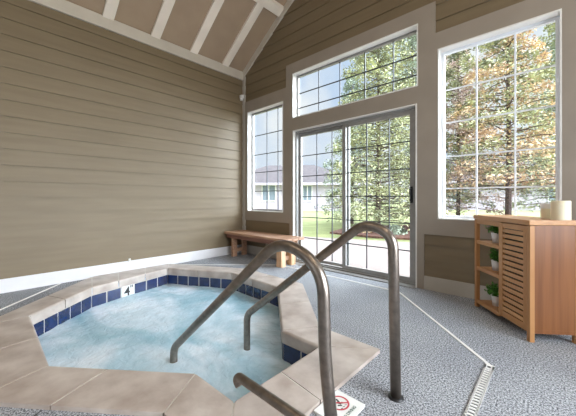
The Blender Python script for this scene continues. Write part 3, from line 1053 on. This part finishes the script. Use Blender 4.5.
# ------------------------------------------------------------------ outdoors
bm = bmesh.new(); bx(bm, -60, 60, 0.14, 80, -0.25, -0.10)
lw = obj('lawn', bm, M['lawn']); tag(lw, 'wide sunlit green lawn outside the windows', 'lawn', kind='stuff')
bm = bmesh.new()
prism(bm, [(-7, 0.141), (9, 0.141), (9, 6.25), (-0.81, 2.62), (-7, 0.33)], -0.10, -0.03)
tag(obj('patio', bm, M['patio']), 'pale pink concrete patio outside the sliding door', 'patio')
bm = bmesh.new()
MB = [(-0.9, 4.1), (0.6, 4.1), (2.0, 4.6), (7, 6.6), (8, 10), (3, 11), (0, 8.5), (-1.4, 6.0)]
prism(bm, MB, -0.10, -0.045)
tag(obj('mulch_bed', bm, M['mulch']), 'reddish brown mulch bed beneath the conifers', 'mulch bed', kind='stuff')

def leafquad(b, c, s, rnd, nrm=None, asp=0.45):
    a = Vector([rnd.gauss(0, 1) for _ in range(3)]).normalized()
    n_ = Vector([rnd.gauss(0, 1) for _ in range(3)]).normalized() if nrm is None else (nrm + Vector([rnd.gauss(0, .6) for _ in range(3)])).normalized()
    u = a.cross(n_)
    if u.length < 1e-3: return
    u.normalize(); v = n_.cross(u)
    b.faces.new([b.verts.new(c + u*x*s + v*y*s*asp) for x, y in ((-1, 0), (0, 1), (1, 0), (0, -1))])

def conifer(x, y, h, rad, label, m_, seed, nb=150, m2=None, z0=0.3, per=190, size=0.075, lean=0.35, trunk=0.085, droop=0.25):
    rnd = random.Random(seed)
    t_ = empty('conifer_tree', (x, y, -0.08))
    tag(t_, label, 'tree', 'trees outside the windows')
    b = bmesh.new()
    path = [(0, 0, 0), (0.03, 0, h*0.3), (0.0, 0.03, h*0.6), (0, 0, h)]
    tube(b, path, [trunk, trunk*0.75, trunk*0.45, 0.015], 10)
    bl = bmesh.new(); bl2 = bmesh.new()
    for k in range(nb):
        f = (k+0.5)/nb
        z = z0 + (h-z0)*f
        a = k*2.39996 + rnd.uniform(-.3, .3)
        L = rad*((1-f)**0.75)*rnd.uniform(0.65, 1.1) + 0.12
        d = Vector((math.cos(a), math.sin(a), lean*rnd.uniform(0.1, 1)))
        p0 = Vector((0, 0, z))
        pts = [p0 + d*L*t - Vector((0, 0, droop*L*t*t)) for t in (0, 0.35, 0.7, 1.0)]
        tube(b, pts, [0.022, 0.016, 0.010, 0.004], 5)
        tgt = bl if (m2 is None or rnd.random() < 0.6) else bl2
        knots = [rnd.random()**0.6 for _ in range(9)]
        for q in range(int(per*(0.35+0.65*L/rad))):
            t = min(1.0, max(0.05, rnd.choice(knots) + rnd.gauss(0, 0.045)))
            side = Vector((-math.sin(a), math.cos(a), 0)) * rnd.gauss(0, 0.20*L*(1.2-t)+0.04)
            c_ = p0 + d*L*t - Vector((0, 0, droop*L*t*t)) + side + Vector((0, 0, rnd.gauss(0.0, 0.085)))
            c_.z = max(c_.z, 0.12)
            leafquad(tgt, c_, size*rnd.uniform(0.6, 1.3), rnd, Vector((0, 0, 1)))
    obj('trunk', b, M['bark'], t_)
    obj('foliage', bl, m_, t_)
    if m2 is not None: obj('dry_foliage', bl2, m2, t_)
    return t_
def ray_pt(u, depth):
    F = Vector((-math.sin(YAW), math.cos(YAW))); R = Vector((math.cos(YAW), math.sin(YAW)))
    q = F*depth + R*(u-288)/F_PX*depth
    return 4.295+q.x, -3.371+q.y
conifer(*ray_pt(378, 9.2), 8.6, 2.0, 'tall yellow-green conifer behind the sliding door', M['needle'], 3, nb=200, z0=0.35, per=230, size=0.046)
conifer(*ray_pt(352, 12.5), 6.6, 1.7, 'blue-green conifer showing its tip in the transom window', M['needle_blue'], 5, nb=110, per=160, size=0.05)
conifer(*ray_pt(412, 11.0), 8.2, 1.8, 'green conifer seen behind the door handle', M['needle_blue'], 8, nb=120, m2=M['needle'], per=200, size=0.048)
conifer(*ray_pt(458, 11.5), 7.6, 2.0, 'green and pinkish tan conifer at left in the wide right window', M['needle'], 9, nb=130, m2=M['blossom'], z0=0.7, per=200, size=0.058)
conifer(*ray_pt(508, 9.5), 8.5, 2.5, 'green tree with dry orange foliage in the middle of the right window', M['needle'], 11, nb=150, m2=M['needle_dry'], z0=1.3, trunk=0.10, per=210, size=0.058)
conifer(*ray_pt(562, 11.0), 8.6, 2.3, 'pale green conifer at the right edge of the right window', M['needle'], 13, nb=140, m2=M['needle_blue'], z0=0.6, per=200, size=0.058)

def bush(x, y, r, label, m_, seed, n=900):
    rnd = random.Random(seed)
    t_ = empty('bush', (x, y, -0.06)); tag(t_, label, 'bush', 'bushes in the mulch bed')
    b = bmesh.new(); bs = bmesh.new()
    for k in range(n):
        d = Vector([rnd.gauss(0, 1) for _ in range(3)]).normalized()
        d.z = abs(d.z)
        c_ = Vector((d.x*r, d.y*r, d.z*r*0.8))*rnd.uniform(0.55, 1.02)
        leafquad(b, c_, 0.05*rnd.uniform(0.6, 1.2), rnd, d, 0.6)
    for k in range(9):
        a = k*0.7
        tube(bs, [(0, 0, 0), (math.cos(a)*r*0.4, math.sin(a)*r*0.4, r*0.4), (math.cos(a)*r*0.7, math.sin(a)*r*0.7, r*0.6)], 0.008, 5)
    obj('foliage', b, m_, t_); obj('stems', bs, M['bark'], t_)
bush(*ray_pt(452, 9.5), 0.62, 'lime green bush at the lower left of the right window', M['bushleaf'], 21)
bush(*ray_pt(395, 8.6), 0.35, 'small green bush beneath the yellow-green conifer', M['needle_blue'], 22, 500)
bush(*ray_pt(362, 9.0), 0.30, 'small dry brown bush on the mulch left of the conifer', M['needle_dry'], 23, 400)

def house(cx_, cy_, rz, L, Dp, hw, hr, label, wins, hip=2.0):
    t_ = empty('house', (cx_, cy_, -0.1), rz)
    tag(t_, label, 'house', 'houses beyond the lawn')
    b = bmesh.new()
    bx(b, -L/2, L/2, 0, Dp, 0, hw)
    k = 0.25
    while k < hw:
        bx(b, -L/2-0.01, L/2+0.01, -0.012, 0.02, k, k+0.02); k += 0.25
    obj('wall', b, M['housewall'], t_)
    b = bmesh.new(); e = 0.5
    v = [b.verts.new(c_) for c_ in ((-L/2-e, -e, hw), (L/2+e, -e, hw), (L/2+e, Dp+e, hw), (-L/2-e, Dp+e, hw), (-L/2+hip, Dp/2, hw+hr), (L/2-hip, Dp/2, hw+hr))]
    for q in ((0, 1, 5, 4), (1, 2, 5), (2, 3, 4, 5), (3, 0, 4), (3, 2, 1, 0)):
        b.faces.new([v[i] for i in q])
    bmesh.ops.recalc_face_normals(b, faces=b.faces[:])
    obj('roof', b, M['roof'], t_)
    b = bmesh.new(); bx(b, -L/2-e, L/2+e, -e-0.03, -e, hw-0.18, hw+0.02); obj('gutter', b, M['housewall'], t_)
    for (x, z, ww, hh) in wins:
        b = bmesh.new(); ring(b, (x-ww/2-.08, x+ww/2+.08, z-.08, z+hh+.08), 0.08, -0.06, 0.0)
        bx(b, x-0.04, x+0.04, -0.06, 0.0, z, z+hh)
        f = obj('window', b, M['white'], t_)
        b = bmesh.new(); bx(b, x-ww/2, x+ww/2, -0.03, -0.015, z, z+hh); obj('pane', b, M['housepane'], f)
hx, hy = ray_pt(288, 26)
house(hx, hy, YAW-0.08, 13.6, 8, 2.5, 2.1, 'white sided house with grey roof beyond the lawn at left',
      [(-1.75, 0.95, 1.15, 1.35), (1.75, 0.95, 0.75, 1.3)], hip=4.4)
hx, hy = ray_pt(520, 27)
house(hx, hy, YAW-0.25, 16, 8, 2.8, 2.8, 'white sided house behind the trees of the right window', [(-5, 0.9, 1.5, 1.3), (3, 0.9, 1.5, 1.3)])
